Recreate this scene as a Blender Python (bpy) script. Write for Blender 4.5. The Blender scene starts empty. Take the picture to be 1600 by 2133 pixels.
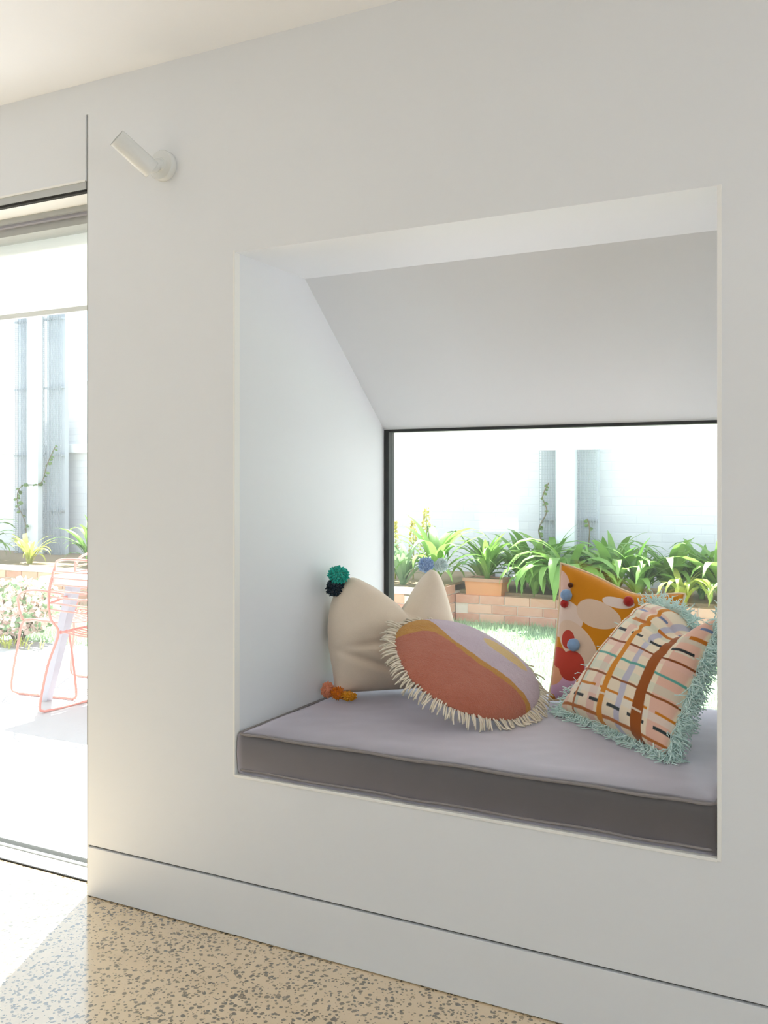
import bpy, bmesh, math, random
from math import sin, cos, pi, radians, sqrt
from mathutils import Vector, Matrix, noise

random.seed(7)
S = bpy.context.scene
COL = S.collection

# ------------------------------------------------------------------ camera
cam_d = bpy.data.cameras.new('camera'); cam = bpy.data.objects.new('camera', cam_d); COL.objects.link(cam)
cam.location = (0, -2.1, 1.252)
cam.rotation_euler = (radians(90), 0, radians(27.1))
cam_d.sensor_fit = 'HORIZONTAL'; cam_d.sensor_width = 24.0; cam_d.lens = 29.03
cam_d.shift_y = -0.0372; cam_d.clip_start = 0.05; cam_d.clip_end = 200
S.camera = cam

# ------------------------------------------------------------------ sky, sun, exposure
W = bpy.data.worlds.new('world'); S.world = W; W.use_nodes = True
bg = W.node_tree.nodes['Background']
bg.inputs['Color'].default_value = (0.74, 0.88, 1.0, 1); bg.inputs['Strength'].default_value = 1.65
sun_d = bpy.data.lights.new('sun', 'SUN'); sun = bpy.data.objects.new('sun', sun_d); COL.objects.link(sun)
sun_d.energy = 15.0; sun_d.angle = radians(0.6); sun_d.color = (1.0, 0.99, 0.975)
sun.location = (-4, 8, 14)
sun.rotation_euler = Vector((0.1745, -0.4524, -0.8746)).to_track_quat('-Z', 'Y').to_euler()
def portal(name, loc, rot, sx, sy):
    d = bpy.data.lights.new(name, 'AREA'); d.shape = 'RECTANGLE'; d.size = sx; d.size_y = sy
    d.cycles.is_portal = True
    o = bpy.data.objects.new(name, d); COL.objects.link(o); o.location = loc; o.rotation_euler = rot
portal('portal_niche', (-0.90, 1.0, 1.0), (radians(-90), 0, 0), 1.30, 0.95)
portal('portal_door', (-3.95, 0.30, 1.05), (radians(-90), 0, 0), 3.7, 2.1)
portal('portal_back', (-4.2, -6.1, 1.45), (radians(90), 0, 0), 1.7, 1.6)
portal('portal_roof', (-0.2, -3.275, 2.93), (0, 0, 0), 2.4, 0.65)
portal('portal_side', (3.1, -2.275, 1.06), (0, radians(90), 0), 2.2, 2.5)
S.view_settings.view_transform = 'Standard'; S.view_settings.look = 'None'
S.view_settings.gamma = 1.0; S.view_settings.use_curve_mapping = False
S.view_settings.exposure = 0.52
S.cycles.max_bounces = 14; S.cycles.diffuse_bounces = 9; S.cycles.transparent_max_bounces = 16
S.cycles.sample_clamp_indirect = 8.0

# ------------------------------------------------------------------ materials
def lin(c):
    return tuple(((x / 255.0) / 12.92 if x / 255.0 <= 0.04045 else ((x / 255.0 + 0.055) / 1.055) ** 2.4) for x in c) + (1.0,)

class NT:
    def __init__(s, name):
        s.m = bpy.data.materials.new(name); s.m.use_nodes = True
        s.t = s.m.node_tree; s.n = s.t.nodes; s.l = s.t.links
        s.b = s.n['Principled BSDF']; s.out = s.n['Material Output']
    def node(s, typ, **kw):
        n = s.n.new(typ)
        for k, v in kw.items(): setattr(n, k, v)
        return n
    def link(s, a, b): s.l.new(a, b)
    def val(s, sock, v):
        if hasattr(v, 'is_linked') or hasattr(v, 'links'): s.l.new(v, sock)
        else: sock.default_value = v
    def math(s, op, a, b=0.0, c=None, clamp=False):
        n = s.node('ShaderNodeMath', operation=op, use_clamp=clamp)
        s.val(n.inputs[0], a); s.val(n.inputs[1], b)
        if c is not None: s.val(n.inputs[2], c)
        return n.outputs[0]
    def mix(s, f, a, b):
        n = s.node('ShaderNodeMix', data_type='RGBA')
        s.val(n.inputs[0], f); s.val(n.inputs[6], a); s.val(n.inputs[7], b)
        return n.outputs[2]
    def coord(s, which='Object'):
        return s.node('ShaderNodeTexCoord').outputs[which]
    def noise(s, scale, detail=3, vec=None, rough=0.55):
        n = s.node('ShaderNodeTexNoise'); n.inputs['Scale'].default_value = scale
        n.inputs['Detail'].default_value = detail; n.inputs['Roughness'].default_value = rough
        s.link(vec if vec is not None else s.coord(), n.inputs['Vector'])
        return n.outputs['Fac']
    def ramp(s, f, lo, hi):
        n = s.node('ShaderNodeMapRange'); s.val(n.inputs[0], f)
        n.inputs[1].default_value = lo; n.inputs[2].default_value = hi
        n.interpolation_type = 'SMOOTHSTEP'
        return n.outputs[0]
    def bump(s, h, strength=0.3, dist=0.002):
        n = s.node('ShaderNodeBump'); n.inputs['Strength'].default_value = strength
        n.inputs['Distance'].default_value = dist
        s.link(h, n.inputs['Height']); s.link(n.outputs[0], s.b.inputs['Normal'])
    def set(s, **kw):
        for k, v in kw.items(): s.val(s.b.inputs[k.replace('_', ' ')], v)
        return s

def simple(name, rgb, rough=0.6, var=0.06, scale=20, bump=0.0, bscale=200, spec=0.4, bdist=0.001, **kw):
    t = NT(name); c = lin(rgb)
    f = t.noise(scale)
    dark = tuple(x * (1 - var) for x in c[:3]) + (1,)
    lite = tuple(min(1, x * (1 + var)) for x in c[:3]) + (1,)
    t.set(Base_Color=t.mix(f, dark, lite), Roughness=rough)
    t.b.inputs['Specular IOR Level'].default_value = spec
    if bump: t.bump(t.noise(bscale, 2), bump, bdist)
    for k, v in kw.items(): t.b.inputs[k.replace('_', ' ')].default_value = v
    return t.m

M = {}
M['paint'] = simple('wall_paint', (227, 230, 233), 0.42, 0.008, 3, 0.04, 350, 0.35)
M['ceiling'] = simple('ceiling_paint', (238, 241, 246), 0.7, 0.006, 2, 0.03, 300, 0.2)
M['trimwhite'] = simple('trim_enamel', (238, 238, 235), 0.35, 0.01, 5, 0, 1)
M['gap'] = simple('shadow_gap', (70, 66, 62), 0.8, 0.05)
M['lamp'] = simple('lamp_white', (220, 223, 222), 0.24, 0.01, 8, 0.02, 500, 0.6)
M['alu'] = simple('brushed_aluminium', (178, 180, 178), 0.38, 0.04, 30, 0, 1, Metallic=0.35)
M['dark_alu'] = simple('dark_window_frame', (48, 50, 50), 0.4, 0.05, 30, 0, 1)
M['rubber'] = simple('dark_gasket', (40, 40, 38), 0.8, 0.05)
M['ext'] = simple('exterior_render', (236, 236, 234), 0.8, 0.02, 4, 0.2, 60)

# terrazzo: polished concrete with dark aggregate
t = NT('polished_terrazzo'); co = t.coord('Object')
wv = t.node('ShaderNodeTexNoise'); wv.inputs['Scale'].default_value = 70; wv.inputs['Detail'].default_value = 2; t.link(co, wv.inputs['Vector'])
wm = t.node('ShaderNodeVectorMath', operation='MULTIPLY_ADD'); t.link(wv.outputs['Color'], wm.inputs[0])
wm.inputs[1].default_value = (0.010, 0.010, 0.0); t.link(co, wm.inputs[2])
def chips(scale, lo, hi, seed):
    mp = t.node('ShaderNodeMapping'); mp.inputs['Location'].default_value = (seed, seed * 1.7, 0); t.link(wm.outputs[0], mp.inputs[0])
    v = t.node('ShaderNodeTexVoronoi'); v.inputs['Scale'].default_value = scale; v.inputs['Randomness'].default_value = 1.0
    t.link(mp.outputs[0], v.inputs['Vector'])
    sep = t.node('ShaderNodeSeparateColor'); t.link(v.outputs['Color'], sep.inputs[0])
    rad = t.math('MULTIPLY_ADD', sep.outputs[0], hi - lo, lo)
    d = t.math('SUBTRACT', rad, v.outputs['Distance'])
    return t.ramp(d, -0.03, 0.05), sep.outputs[1]
m1, r1 = chips(68, 0.16, 0.46, 0.0); m2, r2 = chips(112, 0.0, 0.42, 3.1); m3, r3 = chips(50, -0.30, 0.34, 7.7)
cloud = t.noise(2.2, 4, co)
sand = t.noise(420, 2, co)
base = t.mix(cloud, lin((228, 202, 162)), lin((238, 218, 184)))
base = t.mix(t.math('MULTIPLY', sand, 0.35), base, lin((168, 142, 108)))
chip = t.mix(r1, lin((88, 82, 68)), lin((128, 114, 92)))
c = t.mix(m3, base, t.mix(r3, lin((150, 130, 98)), lin((92, 84, 66))))
c = t.mix(m2, c, lin((112, 102, 82)))
c = t.mix(m1, c, chip)
t.set(Base_Color=c, Roughness=t.math('MULTIPLY_ADD', cloud, 0.06, 0.13))
t.b.inputs['Specular IOR Level'].default_value = 0.65
t.b.inputs['Coat Weight'].default_value = 1.0; t.b.inputs['Coat IOR'].default_value = 1.75; t.b.inputs['Coat Roughness'].default_value = 0.10
M['terrazzo'] = t.m

# charcoal wool of the seat cushion
t = NT('charcoal_wool'); co = t.coord()
f = t.noise(55, 4, co); g = t.noise(700, 2, co)
c = t.mix(f, lin((50, 47, 47)), lin((60, 57, 57)))
c = t.mix(t.math('MULTIPLY', g, 0.5), c, lin((78, 75, 76)))
t.set(Base_Color=c, Roughness=0.5)
t.b.inputs['Specular IOR Level'].default_value = 0.9
t.b.inputs['Sheen Weight'].default_value = 0.8; t.b.inputs['Sheen Roughness'].default_value = 0.5
t.b.inputs['Sheen Tint'].default_value = (0.86, 0.83, 0.92, 1)
t.bump(g, 0.35, 0.0015)
sh = t.node('ShaderNodeBsdfSheen', distribution='ASHIKHMIN'); sh.inputs['Color'].default_value = (.31, .285, .34, 1); sh.inputs['Roughness'].default_value = .65
ad = t.node('ShaderNodeAddShader'); t.link(t.b.outputs[0], ad.inputs[0]); t.link(sh.outputs[0], ad.inputs[1]); t.link(ad.outputs[0], t.out.inputs['Surface'])
M['wool'] = t.m
M['wool_pipe'] = simple('charcoal_piping', (138, 132, 132), 0.8, 0.06, 80, 0.2, 900)

def fabric(name, rgb, weave=900, var=0.05, rough=0.9, sheen=0.25, bump=0.3):
    t = NT(name); co = t.coord(); c = lin(rgb)
    f = t.noise(12, 3, co); g = t.noise(weave, 2, co)
    k = t.math('MULTIPLY_ADD', g, 0.6, t.math('MULTIPLY', f, 0.4))
    t.set(Base_Color=t.mix(k, tuple(x * (1 - var * 2) for x in c[:3]) + (1,), tuple(min(1, x * (1 + var)) for x in c[:3]) + (1,)), Roughness=rough)
    t.b.inputs['Sheen Weight'].default_value = sheen; t.b.inputs['Sheen Roughness'].default_value = 0.5
    t.b.inputs['Specular IOR Level'].default_value = 0.15
    t.bump(g, bump, 0.001)
    return t.m
M['linen'] = fabric('natural_linen', (232, 216, 196), 600, 0.08)
for k, rgb in dict(yarn_teal=(36, 176, 158), yarn_navy=(22, 44, 60), yarn_blue=(172, 200, 238), yarn_pale=(214, 232, 232),
                   yarn_peach=(240, 160, 122), yarn_orange=(226, 128, 16), yarn_mustard=(232, 160, 20), yarn_cream=(236, 224, 204),
                   yarn_mint=(222, 249, 242), felt_red=(178, 48, 44), felt_blue=(140, 170, 208), felt_brown=(98, 48, 12),
                   piping_cream=(240, 214, 176)).items():
    M[k] = fabric(k, rgb, 500, 0.10, 0.95, 0.3, 0.4)

def uvst(t):
    u = t.node('ShaderNodeUVMap'); u.uv_map = 'st'
    sep = t.node('ShaderNodeSeparateXYZ'); t.link(u.outputs[0], sep.inputs[0])
    return u.outputs[0], sep.outputs[0], sep.outputs[1]
def ellipse(t, s, v, cx, cy, rx, ry, rot=0.0, soft=0.03):
    dx = t.math('SUBTRACT', s, cx); dy = t.math('SUBTRACT', v, cy)
    ca, sa = cos(radians(rot)), sin(radians(rot))
    px = t.math('ADD', t.math('MULTIPLY', dx, ca / rx), t.math('MULTIPLY', dy, sa / rx))
    py = t.math('ADD', t.math('MULTIPLY', dx, -sa / ry), t.math('MULTIPLY', dy, ca / ry))
    d = t.math('ADD', t.math('MULTIPLY', px, px), t.math('MULTIPLY', py, py))
    return t.ramp(t.math('SUBTRACT', 1.0, d), -soft, soft)
def band(t, x, c0, w, soft=0.004):
    d = t.math('ABSOLUTE', t.math('SUBTRACT', x, c0))
    return t.ramp(t.math('SUBTRACT', w / 2, d), -soft, soft)
def fcurve(t, x, pts):
    n = t.node('ShaderNodeFloatCurve'); cu = n.mapping.curves[0]
    cu.points[0].location = pts[0]; cu.points[1].location = pts[-1]
    for p in pts[1:-1]: cu.points.new(*p)
    n.mapping.update(); t.link(x, n.inputs['Value'])
    return n.outputs[0]
def finish_cloth(t, col, weave=800, bump=0.3, sheen=0.2):
    g = t.noise(weave, 2)
    c = t.mix(t.math('MULTIPLY', g, 0.16), col, lin((120, 90, 70)))
    t.set(Base_Color=c, Roughness=0.92)
    t.b.inputs['Sheen Weight'].default_value = sheen; t.b.inputs['Specular IOR Level'].default_value = 0.12
    t.bump(g, bump, 0.001)
    return t.m

# round cushion: rust, mustard, lilac
t = NT('tufted_round_wool'); _, s_, v_ = uvst(t)
f1 = fcurve(t, s_, [(0, .50), (.08, .53), (.20, .58), (.32, .53), (.46, .42), (.62, .35), (.78, .30), (.88, .26), (.94, .18), (1, .10)])
f2 = fcurve(t, s_, [(0, .90), (.10, .86), (.20, .76), (.32, .59), (.46, .48), (.60, .42), (.74, .37), (.84, .33), (.92, .30), (1, .22)])
wob = t.math('MULTIPLY', t.math('SUBTRACT', t.noise(60, 3), 0.5), 0.03)
vv = t.math('ADD', v_, wob)
rust = t.mix(t.noise(16, 3), lin((196, 110, 86)), lin((216, 138, 114)))
must = t.mix(t.noise(20, 3), lin((206, 144, 52)), lin((226, 172, 84)))
lil = t.mix(t.noise(20, 2), lin((222, 204, 220)), lin((234, 220, 232)))
c = t.mix(t.ramp(t.math('SUBTRACT', vv, f1), -.006, .006), rust, must)
c = t.mix(t.ramp(t.math('SUBTRACT', vv, f2), -.006, .006), c, lil)
c = t.mix(ellipse(t, s_, vv,   .72, .665, .17, .075, -28, .1), c, lin((244, 214, 150)))
g = t.noise(330, 3)
c = t.mix(t.math('MULTIPLY', g, 0.30), c, lin((150, 84, 60)))
t.set(Base_Color=c, Roughness=0.95); t.b.inputs['Sheen Weight'].default_value = 0.2; t.b.inputs['Specular IOR Level'].default_value = 0.1
t.bump(t.math('ADD', g, t.math('MULTIPLY', t.noise(46, 3), 1.2)), 1.0, 0.006)
M['round'] = t.m

# patchwork pillow
def P2(u, v):
    u0 = 1140 + (1462 - v) * 0.09
    vb = 1462 + 0.1 * (u - 1140); vt = 1183 + 0.17 * (u - 1165)
    return (u - u0) / 262.0, (vb - v) / (vb - vt)
t = NT('patchwork_knit'); _, s_, v_ = uvst(t)
mustard = t.mix(t.noise(9, 3), lin((204, 124, 8)), lin((222, 146, 28)))
creamc = lin((232, 204, 180)); pinkc = lin((232, 192, 176)); lilac = lin((222, 176, 206)); redc = lin((196, 68, 54))
def E(col, u, v, ru, rv, rot, colour):
    a, b = P2(u, v)
    return t.mix(ellipse(t, s_, v_, a, b, ru / 262.0, rv / 285.0, rot, .04), col, colour)
a, b = P2(1180, 1380)
c = t.mix(t.ramp(t.math('SUBTRACT', b, v_), -.01, .01), mustard, lilac)
c = E(c, 1160, 1240, 30, 44, 0, pinkc)
c = E(c, 1170, 1298, 52, 40, 0, lin((236, 214, 200)))
c = E(c, 1255, 1287, 50, 34, -4, creamc)
c = E(c, 1296, 1248, 34, 15, 12, lin((236, 218, 208)))
c = E(c, 1208, 1352, 58, 34, -38, creamc)
c = E(c, 1152, 1400, 30, 34, 0, lin((234, 170, 130)))
c = E(c, 1196, 1398, 31, 32, -20, redc)
c = E(c, 1166, 1380, 26, 20, -30, redc)
c = E(c, 1186, 1343, 16, 20, 15, redc)
c = E(c, 1140, 1458, 16, 10, 0, mustard); c = E(c, 1193, 1466, 14, 9, 0, mustard)
M['patch'] = finish_cloth(t, c, 700, 0.25)

# plaid pillow
t = NT('printed_plaid_cotton'); uv_, s_, v_ = uvst(t)
wn = t.node('ShaderNodeTexNoise'); wn.inputs['Scale'].default_value = 4; t.link(uv_, wn.inputs['Vector'])
ss = t.math('ADD', s_, t.math('MULTIPLY', t.math('SUBTRACT', wn.outputs['Fac'], .5), .03))
vv = t.math('ADD', v_, t.math('MULTIPLY', t.math('SUBTRACT', wn.outputs['Fac'], .5), .03))
c = lin((248, 232, 206))
def ST(x, c0, w, colour, alpha=1.0, dash=None):
    global c
    k = band(t, x, c0, w)
    if dash:
        other, freq, ph, duty = dash
        fr = t.math('FRACT', t.math('MULTIPLY_ADD', other, freq, ph))
        k = t.math('MULTIPLY', k, t.math('LESS_THAN', fr, duty))
    c = t.mix(t.math('MULTIPLY', k, alpha), c, lin(colour))
for x0, w, col in ((.06, .07, (240, 200, 180)), (.36, .08, (236, 190, 176)), (.93, .12, (236, 178, 160)), (.19, .05, (214, 226, 206))): ST(ss, x0, w, col, .75)
for x0, w, col in ((.18, .05, (240, 236, 226)), (.36, .06, (214, 224, 204)), (.56, .05, (242, 196, 184)), (.78, .06, (214, 224, 204)), (.90, .05, (238, 190, 176))): ST(vv, x0, w, col, .55)
ST(ss, .63, .055, (196, 194, 212), .95)
ST(vv, .46, .018, (96, 172, 160))
ST(vv, .12, .022, (46, 62, 66), 1, (ss, 5.2, .25, .66)); ST(vv, .68, .022, (44, 56, 62), 1, (ss, 4.6, .1, .62))
ST(vv, .215, .018, (214, 132, 32), 1, (ss, 4.0, .35, .78)); ST(vv, .31, .016, (150, 84, 40)); ST(vv, .585, .016, (142, 72, 30))
ST(vv, .80, .03, (206, 122, 40), 1, (ss, 3.0, .2, .7)); ST(vv, .04, .02, (190, 110, 50)); ST(vv, .89, .02, (120, 140, 180), 1, (ss, 4, .2, .5))
ST(ss, .17, .022, (188, 116, 70)); ST(ss, .46, .055, (218, 138, 28)); ST(ss, .79, .085, (158, 84, 28))
ST(vv, .175, .014, (240, 226, 206), .9, (ss, 3.1, .7, .25)); ST(vv, .66, .014, (230, 226, 206), .9, (ss, 3.1, .25, .3))
M['plaid'] = finish_cloth(t, c, 900, 0.15)

# garden materials
def leafmat(name, a, b, trans=0.35):
    t = NT(name)
    oi = t.node('ShaderNodeObjectInfo')
    col = t.mix(oi.outputs['Random'], lin(a), lin(b))
    col = t.mix(t.math('MULTIPLY', t.noise(14, 2), .4), col, lin(b))
    t.set(Base_Color=col, Roughness=0.42)
    tr = t.node('ShaderNodeBsdfTranslucent'); t.link(col, tr.inputs['Color'])
    mx = t.node('ShaderNodeMixShader'); mx.inputs[0].default_value = trans
    t.link(t.b.outputs[0], mx.inputs[1]); t.link(tr.outputs[0], mx.inputs[2]); t.link(mx.outputs[0], t.out.inputs['Surface'])
    return t.m
M['leaf'] = leafmat('strap_leaf', (92, 142, 58), (150, 184, 96))
M['leaf_pale'] = leafmat('grey_green_leaf', (128, 160, 118), (160, 186, 140))
M['leaf_lime'] = leafmat('lime_leaf', (170, 186, 84), (206, 208, 110))
M['flower_lime'] = leafmat('lime_flower', (190, 188, 92), (214, 206, 120))
M['vine_leaf'] = leafmat('vine_leaf', (98, 126, 70), (132, 156, 90))
M['blossom'] = leafmat('pink_blossom', (226, 190, 186), (240, 220, 212))
M['grass'] = leafmat('grass_blade', (150, 176, 142), (186, 204, 168))
M['stem'] = simple('woody_stem', (120, 108, 84), 0.8, 0.15, 30)
M['lawn'] = simple('lawn_base', (150, 172, 146), 0.9, 0.25, 14, 0.4, 80, 0.1, 0.01)
M['soil'] = simple('planter_soil', (150, 132, 108), 0.95, 0.25, 30, 0.5, 60, 0.1, 0.01)
M['gravel'] = simple('grey_gravel', (176, 172, 172), 0.9, 0.25, 40, 0.6, 60, 0.1, 0.01)
M['mortar'] = simple('pale_mortar', (226, 216, 206), 0.95, 0.05, 30, 0.3, 120)
M['cap'] = simple('rendered_cap', (228, 214, 204), 0.85, 0.05, 12, 0.2, 60)
M['terracotta'] = simple('terracotta', (214, 146, 104), 0.8, 0.08, 14, 0.2, 90)
M['terracotta_rim'] = simple('terracotta_rim', (186, 140, 120), 0.8, 0.1, 14)
t = NT('salmon_brick'); oi = t.node('ShaderNodeObjectInfo')
col = t.mix(oi.outputs['Random'], lin((196, 126, 106)), lin((228, 178, 154)))
t.set(Base_Color=t.mix(t.math('MULTIPLY', t.noise(22, 4), .5), col, lin((226, 196, 178))), Roughness=0.9)
t.bump(t.noise(160, 3), 0.4, 0.003); M['brick'] = t.m
# white painted brick of the far boundary wall
t = NT('white_painted_brick'); co = t.coord()
rot = t.node('ShaderNodeMapping'); rot.inputs['Rotation'].default_value = (radians(90), 0, 0); t.link(co, rot.inputs[0])
bk = t.node('ShaderNodeTexBrick'); t.link(rot.outputs[0], bk.inputs['Vector'])
bk.inputs['Scale'].default_value = 1.0; bk.inputs['Brick Width'].default_value = 0.24; bk.inputs['Row Height'].default_value = 0.086
bk.inputs['Mortar Size'].default_value = 0.006; bk.inputs['Mortar Smooth'].default_value = 0.5
bk.inputs['Color1'].default_value = (.80, .80, .80, 1); bk.inputs['Color2'].default_value = (.76, .76, .77, 1); bk.inputs['Mortar'].default_value = (.74, .74, .75, 1)
t.set(Base_Color=bk.outputs['Color'], Roughness=0.85)
inv = t.math('SUBTRACT', 1.0, bk.outputs['Fac']); t.bump(t.math('ADD', inv, t.math('MULTIPLY', t.noise(30, 3), .4)), 0.25, 0.006)
M['whitebrick'] = t.m
M['pierwhite'] = simple('post_white', (240, 242, 242), 0.5, 0.01)
M['piergrey'] = simple('pier_grey_paint', (196, 200, 204), 0.75, 0.04, 8, 0.2, 60)
M['mesh'] = simple('galvanised_mesh', (170, 174, 178), 0.5, 0.05)
M['paving'] = simple('pale_limestone_paving', (192, 188, 187), 0.8, 0.05, 6, 0.2, 60)
M['tabletop'] = simple('white_table_top', (242, 242, 240), 0.4, 0.01)
M['tableleg'] = simple('grey_table_leg', (168, 168, 178), 0.45, 0.03)
M['chair'] = simple('pink_powder_coat', (222, 140, 126), 0.4, 0.03)
# glass
def glassmat(name, veil):  # milky translucent share mixed in to imitate glare haze over the view
    t = NT(name)
    lw = t.node('ShaderNodeLayerWeight'); lw.inputs['Blend'].default_value = 0.5
    fz = t.math('MULTIPLY_ADD', t.math('POWER', lw.outputs['Facing'], 5.0), .94, .045)
    tr = t.node('ShaderNodeBsdfTransparent'); tr.inputs['Color'].default_value = (.965, .975, .97, 1)
    gl = t.node('ShaderNodeBsdfGlossy'); gl.inputs['Roughness'].default_value = 0.0
    m1 = t.node('ShaderNodeMixShader'); t.link(fz, m1.inputs[0]); t.link(tr.outputs[0], m1.inputs[1]); t.link(gl.outputs[0], m1.inputs[2])
    tl = t.node('ShaderNodeBsdfTranslucent'); tl.inputs['Color'].default_value = (1, 1, 1, 1)
    m2 = t.node('ShaderNodeMixShader'); k = t.noise(3, 4)
    t.link(t.math('MULTIPLY_ADD', k, veil * .4, veil * .8), m2.inputs[0]); t.link(m1.outputs[0], m2.inputs[1]); t.link(tl.outputs[0], m2.inputs[2])
    t.link(m2.outputs[0], t.out.inputs['Surface']); return t.m
M['glass'] = glassmat('window_glass', 0.006); M['glass_hazy'] = glassmat('hazy_door_glass', 0.010)
t = NT('blind_fabric'); c_ = t.mix(t.noise(400, 2), lin((238, 237, 233)), lin((246, 245, 241)))
t.set(Base_Color=c_, Roughness=.9)
tl = t.node('ShaderNodeBsdfTranslucent'); t.link(c_, tl.inputs['Color'])
mx = t.node('ShaderNodeMixShader'); mx.inputs[0].default_value = .45
t.link(t.b.outputs[0], mx.inputs[1]); t.link(tl.outputs[0], mx.inputs[2]); t.link(mx.outputs[0], t.out.inputs['Surface'])
M['blind'] = t.m

# ------------------------------------------------------------------ helpers
def link_mesh(name, me, mat, parent=None, loc=(0, 0, 0), smooth=False, kind=None):
    o = bpy.data.objects.new(name, me); COL.objects.link(o)
    if mat is not None and not me.materials: me.materials.append(M[mat] if isinstance(mat, str) else mat)
    if parent is not None: o.parent = parent
    o.location = loc
    if smooth: me.polygons.foreach_set('use_smooth', [True] * len(me.polygons))
    if kind: o['kind'] = kind
    return o
def obj(name, bm, mat, parent=None, loc=(0, 0, 0), smooth=False, kind=None):
    bmesh.ops.recalc_face_normals(bm, faces=bm.faces[:])
    me = bpy.data.meshes.new(name); bm.to_mesh(me); bm.free()
    return link_mesh(name, me, mat, parent, loc, smooth, kind)
def empty(name, loc=(0, 0, 0), rz=0.0, kind=None):
    o = bpy.data.objects.new(name, None); COL.objects.link(o); o.location = loc; o.rotation_euler = (0, 0, rz)
    o.empty_display_size = 0.1
    if kind: o['kind'] = kind
    return o
def tag(o, label, cat, group=None):
    o['label'] = label; o['category'] = cat
    if group: o['group'] = group
    return o
def add_box(bm, x0, x1, y0, y1, z0, z1, bev=0.0):
    v = [bm.verts.new((x, y, z)) for x in (x0, x1) for y in (y0, y1) for z in (z0, z1)]
    fs = [(0, 1, 3, 2), (4, 6, 7, 5), (0, 4, 5, 1), (2, 3, 7, 6), (0, 2, 6, 4), (1, 5, 7, 3)]
    faces = [bm.faces.new([v[i] for i in f]) for f in fs]
    if bev:
        es = list({e for f in faces for e in f.edges})
        bmesh.ops.bevel(bm, geom=es, offset=bev, segments=2, affect='EDGES', profile=0.6)
def box(name, x0, x1, y0, y1, z0, z1, mat, parent=None, bev=0.0, kind=None):
    bm = bmesh.new(); 
    if parent is not None: L = parent.location
    else: L = Vector((0, 0, 0))
    add_box(bm, x0 - L.x, x1 - L.x, y0 - L.y, y1 - L.y, z0 - L.z, z1 - L.z, bev)
    return obj(name, bm, mat, parent, kind=kind)
def prism_x(bm, prof, x0, x1):
    a = [bm.verts.new((x0, y, z)) for y, z in prof]; b = [bm.verts.new((x1, y, z)) for y, z in prof]
    n = len(prof)
    bm.faces.new(a); bm.faces.new(b[::-1])
    for i in range(n): bm.faces.new((a[i], b[i], b[(i + 1) % n], a[(i + 1) % n]))
def smooth_path(pts, n=6, closed=False):
    P = [Vector(p) for p in pts]; out = []; k = len(P)
    rng = range(k) if closed else range(k - 1)
    for i in rng:
        p0 = P[(i - 1) % k] if (closed or i > 0) else P[0]; p1 = P[i]; p2 = P[(i + 1) % k]
        p3 = P[(i + 2) % k] if (closed or i + 2 < k) else P[-1]
        for j in range(n):
            u = j / n
            out.append(0.5 * ((2 * p1) + (p2 - p0) * u + (2 * p0 - 5 * p1 + 4 * p2 - p3) * u * u + (3 * p1 - p0 - 3 * p2 + p3) * u ** 3))
    if not closed: out.append(P[-1])
    return out
def add_tube(bm, pts, r, seg=8, closed=False):
    P = [Vector(p) for p in pts]; rings = []; n = len(P); up = None
    rr = r if isinstance(r, (list, tuple)) else [r] * n
    for i, p in enumerate(P):
        if closed: d = P[(i + 1) % n] - P[i - 1]
        else: d = P[min(i + 1, n - 1)] - P[max(i - 1, 0)]
        d = d.normalized() if d.length > 1e-9 else Vector((0, 0, 1))
        if up is None:
            up = Vector((0, 0, 1)) if abs(d.z) < 0.9 else Vector((1, 0, 0))
        a = (up - d * up.dot(d))
        if a.length < 1e-6: a = d.orthogonal()
        a.normalize(); b = d.cross(a); up = a
        rings.append([bm.verts.new(p + (a * cos(2 * pi * k / seg) + b * sin(2 * pi * k / seg)) * rr[i]) for k in range(seg)])
    for i in range(n if closed else n - 1):
        A, B = rings[i], rings[(i + 1) % n]
        for k in range(seg): bm.faces.new((A[k], A[(k + 1) % seg], B[(k + 1) % seg], B[k]))
    if not closed:
        bm.faces.new(rings[0][::-1]); bm.faces.new(rings[-1])
def tube(name, pts, r, mat, parent=None, seg=8, closed=False, kind=None):
    bm = bmesh.new(); L = parent.location if parent is not None else Vector((0, 0, 0))
    add_tube(bm, [Vector(p) - L for p in pts], r, seg, closed)
    return obj(name, bm, mat, parent, smooth=True, kind=kind)

# ------------------------------------------------------------------ the room
X0, X1, Z0, Z1 = -1.537, -0.2705, 0.447, 1.891       # niche opening
CEIL = 2.468; XL = -2.083                            # wall end at the door
SK = 0.150; GAP = 0.007
def grid_wall(name, xs, zs, y0, y1, holes, mat, kind='structure'):
    """one solid wall with rectangular openings, built as a quad grid with reveals"""
    bm = bmesh.new(); nx, nz = len(xs), len(zs)
    F = {}; B = {}
    def vf(i, j):
        if (i, j) not in F: F[i, j] = bm.verts.new((xs[i], y0, zs[j])); B[i, j] = bm.verts.new((xs[i], y1, zs[j]))
        return F[i, j]
    def vb(i, j): vf(i, j); return B[i, j]
    solid = lambda i, j: 0 <= i < nx - 1 and 0 <= j < nz - 1 and (i, j) not in holes
    for i in range(nx - 1):
        for j in range(nz - 1):
            if not solid(i, j): continue
            bm.faces.new((vf(i, j), vf(i + 1, j), vf(i + 1, j + 1), vf(i, j + 1)))
            bm.faces.new((vb(i, j), vb(i, j + 1), vb(i + 1, j + 1), vb(i + 1, j)))
            for di, dj, a, b in ((-1, 0, (i, j), (i, j + 1)), (1, 0, (i + 1, j), (i + 1, j + 1)), (0, -1, (i, j), (i + 1, j)), (0, 1, (i, j + 1), (i + 1, j + 1))):
                if not solid(i + di, j + dj): bm.faces.new((vf(*a), vf(*b), vb(*b), vb(*a)))
    return obj(name, bm, mat, kind=kind)
RX = 3.0; LX = -6.2
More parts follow.
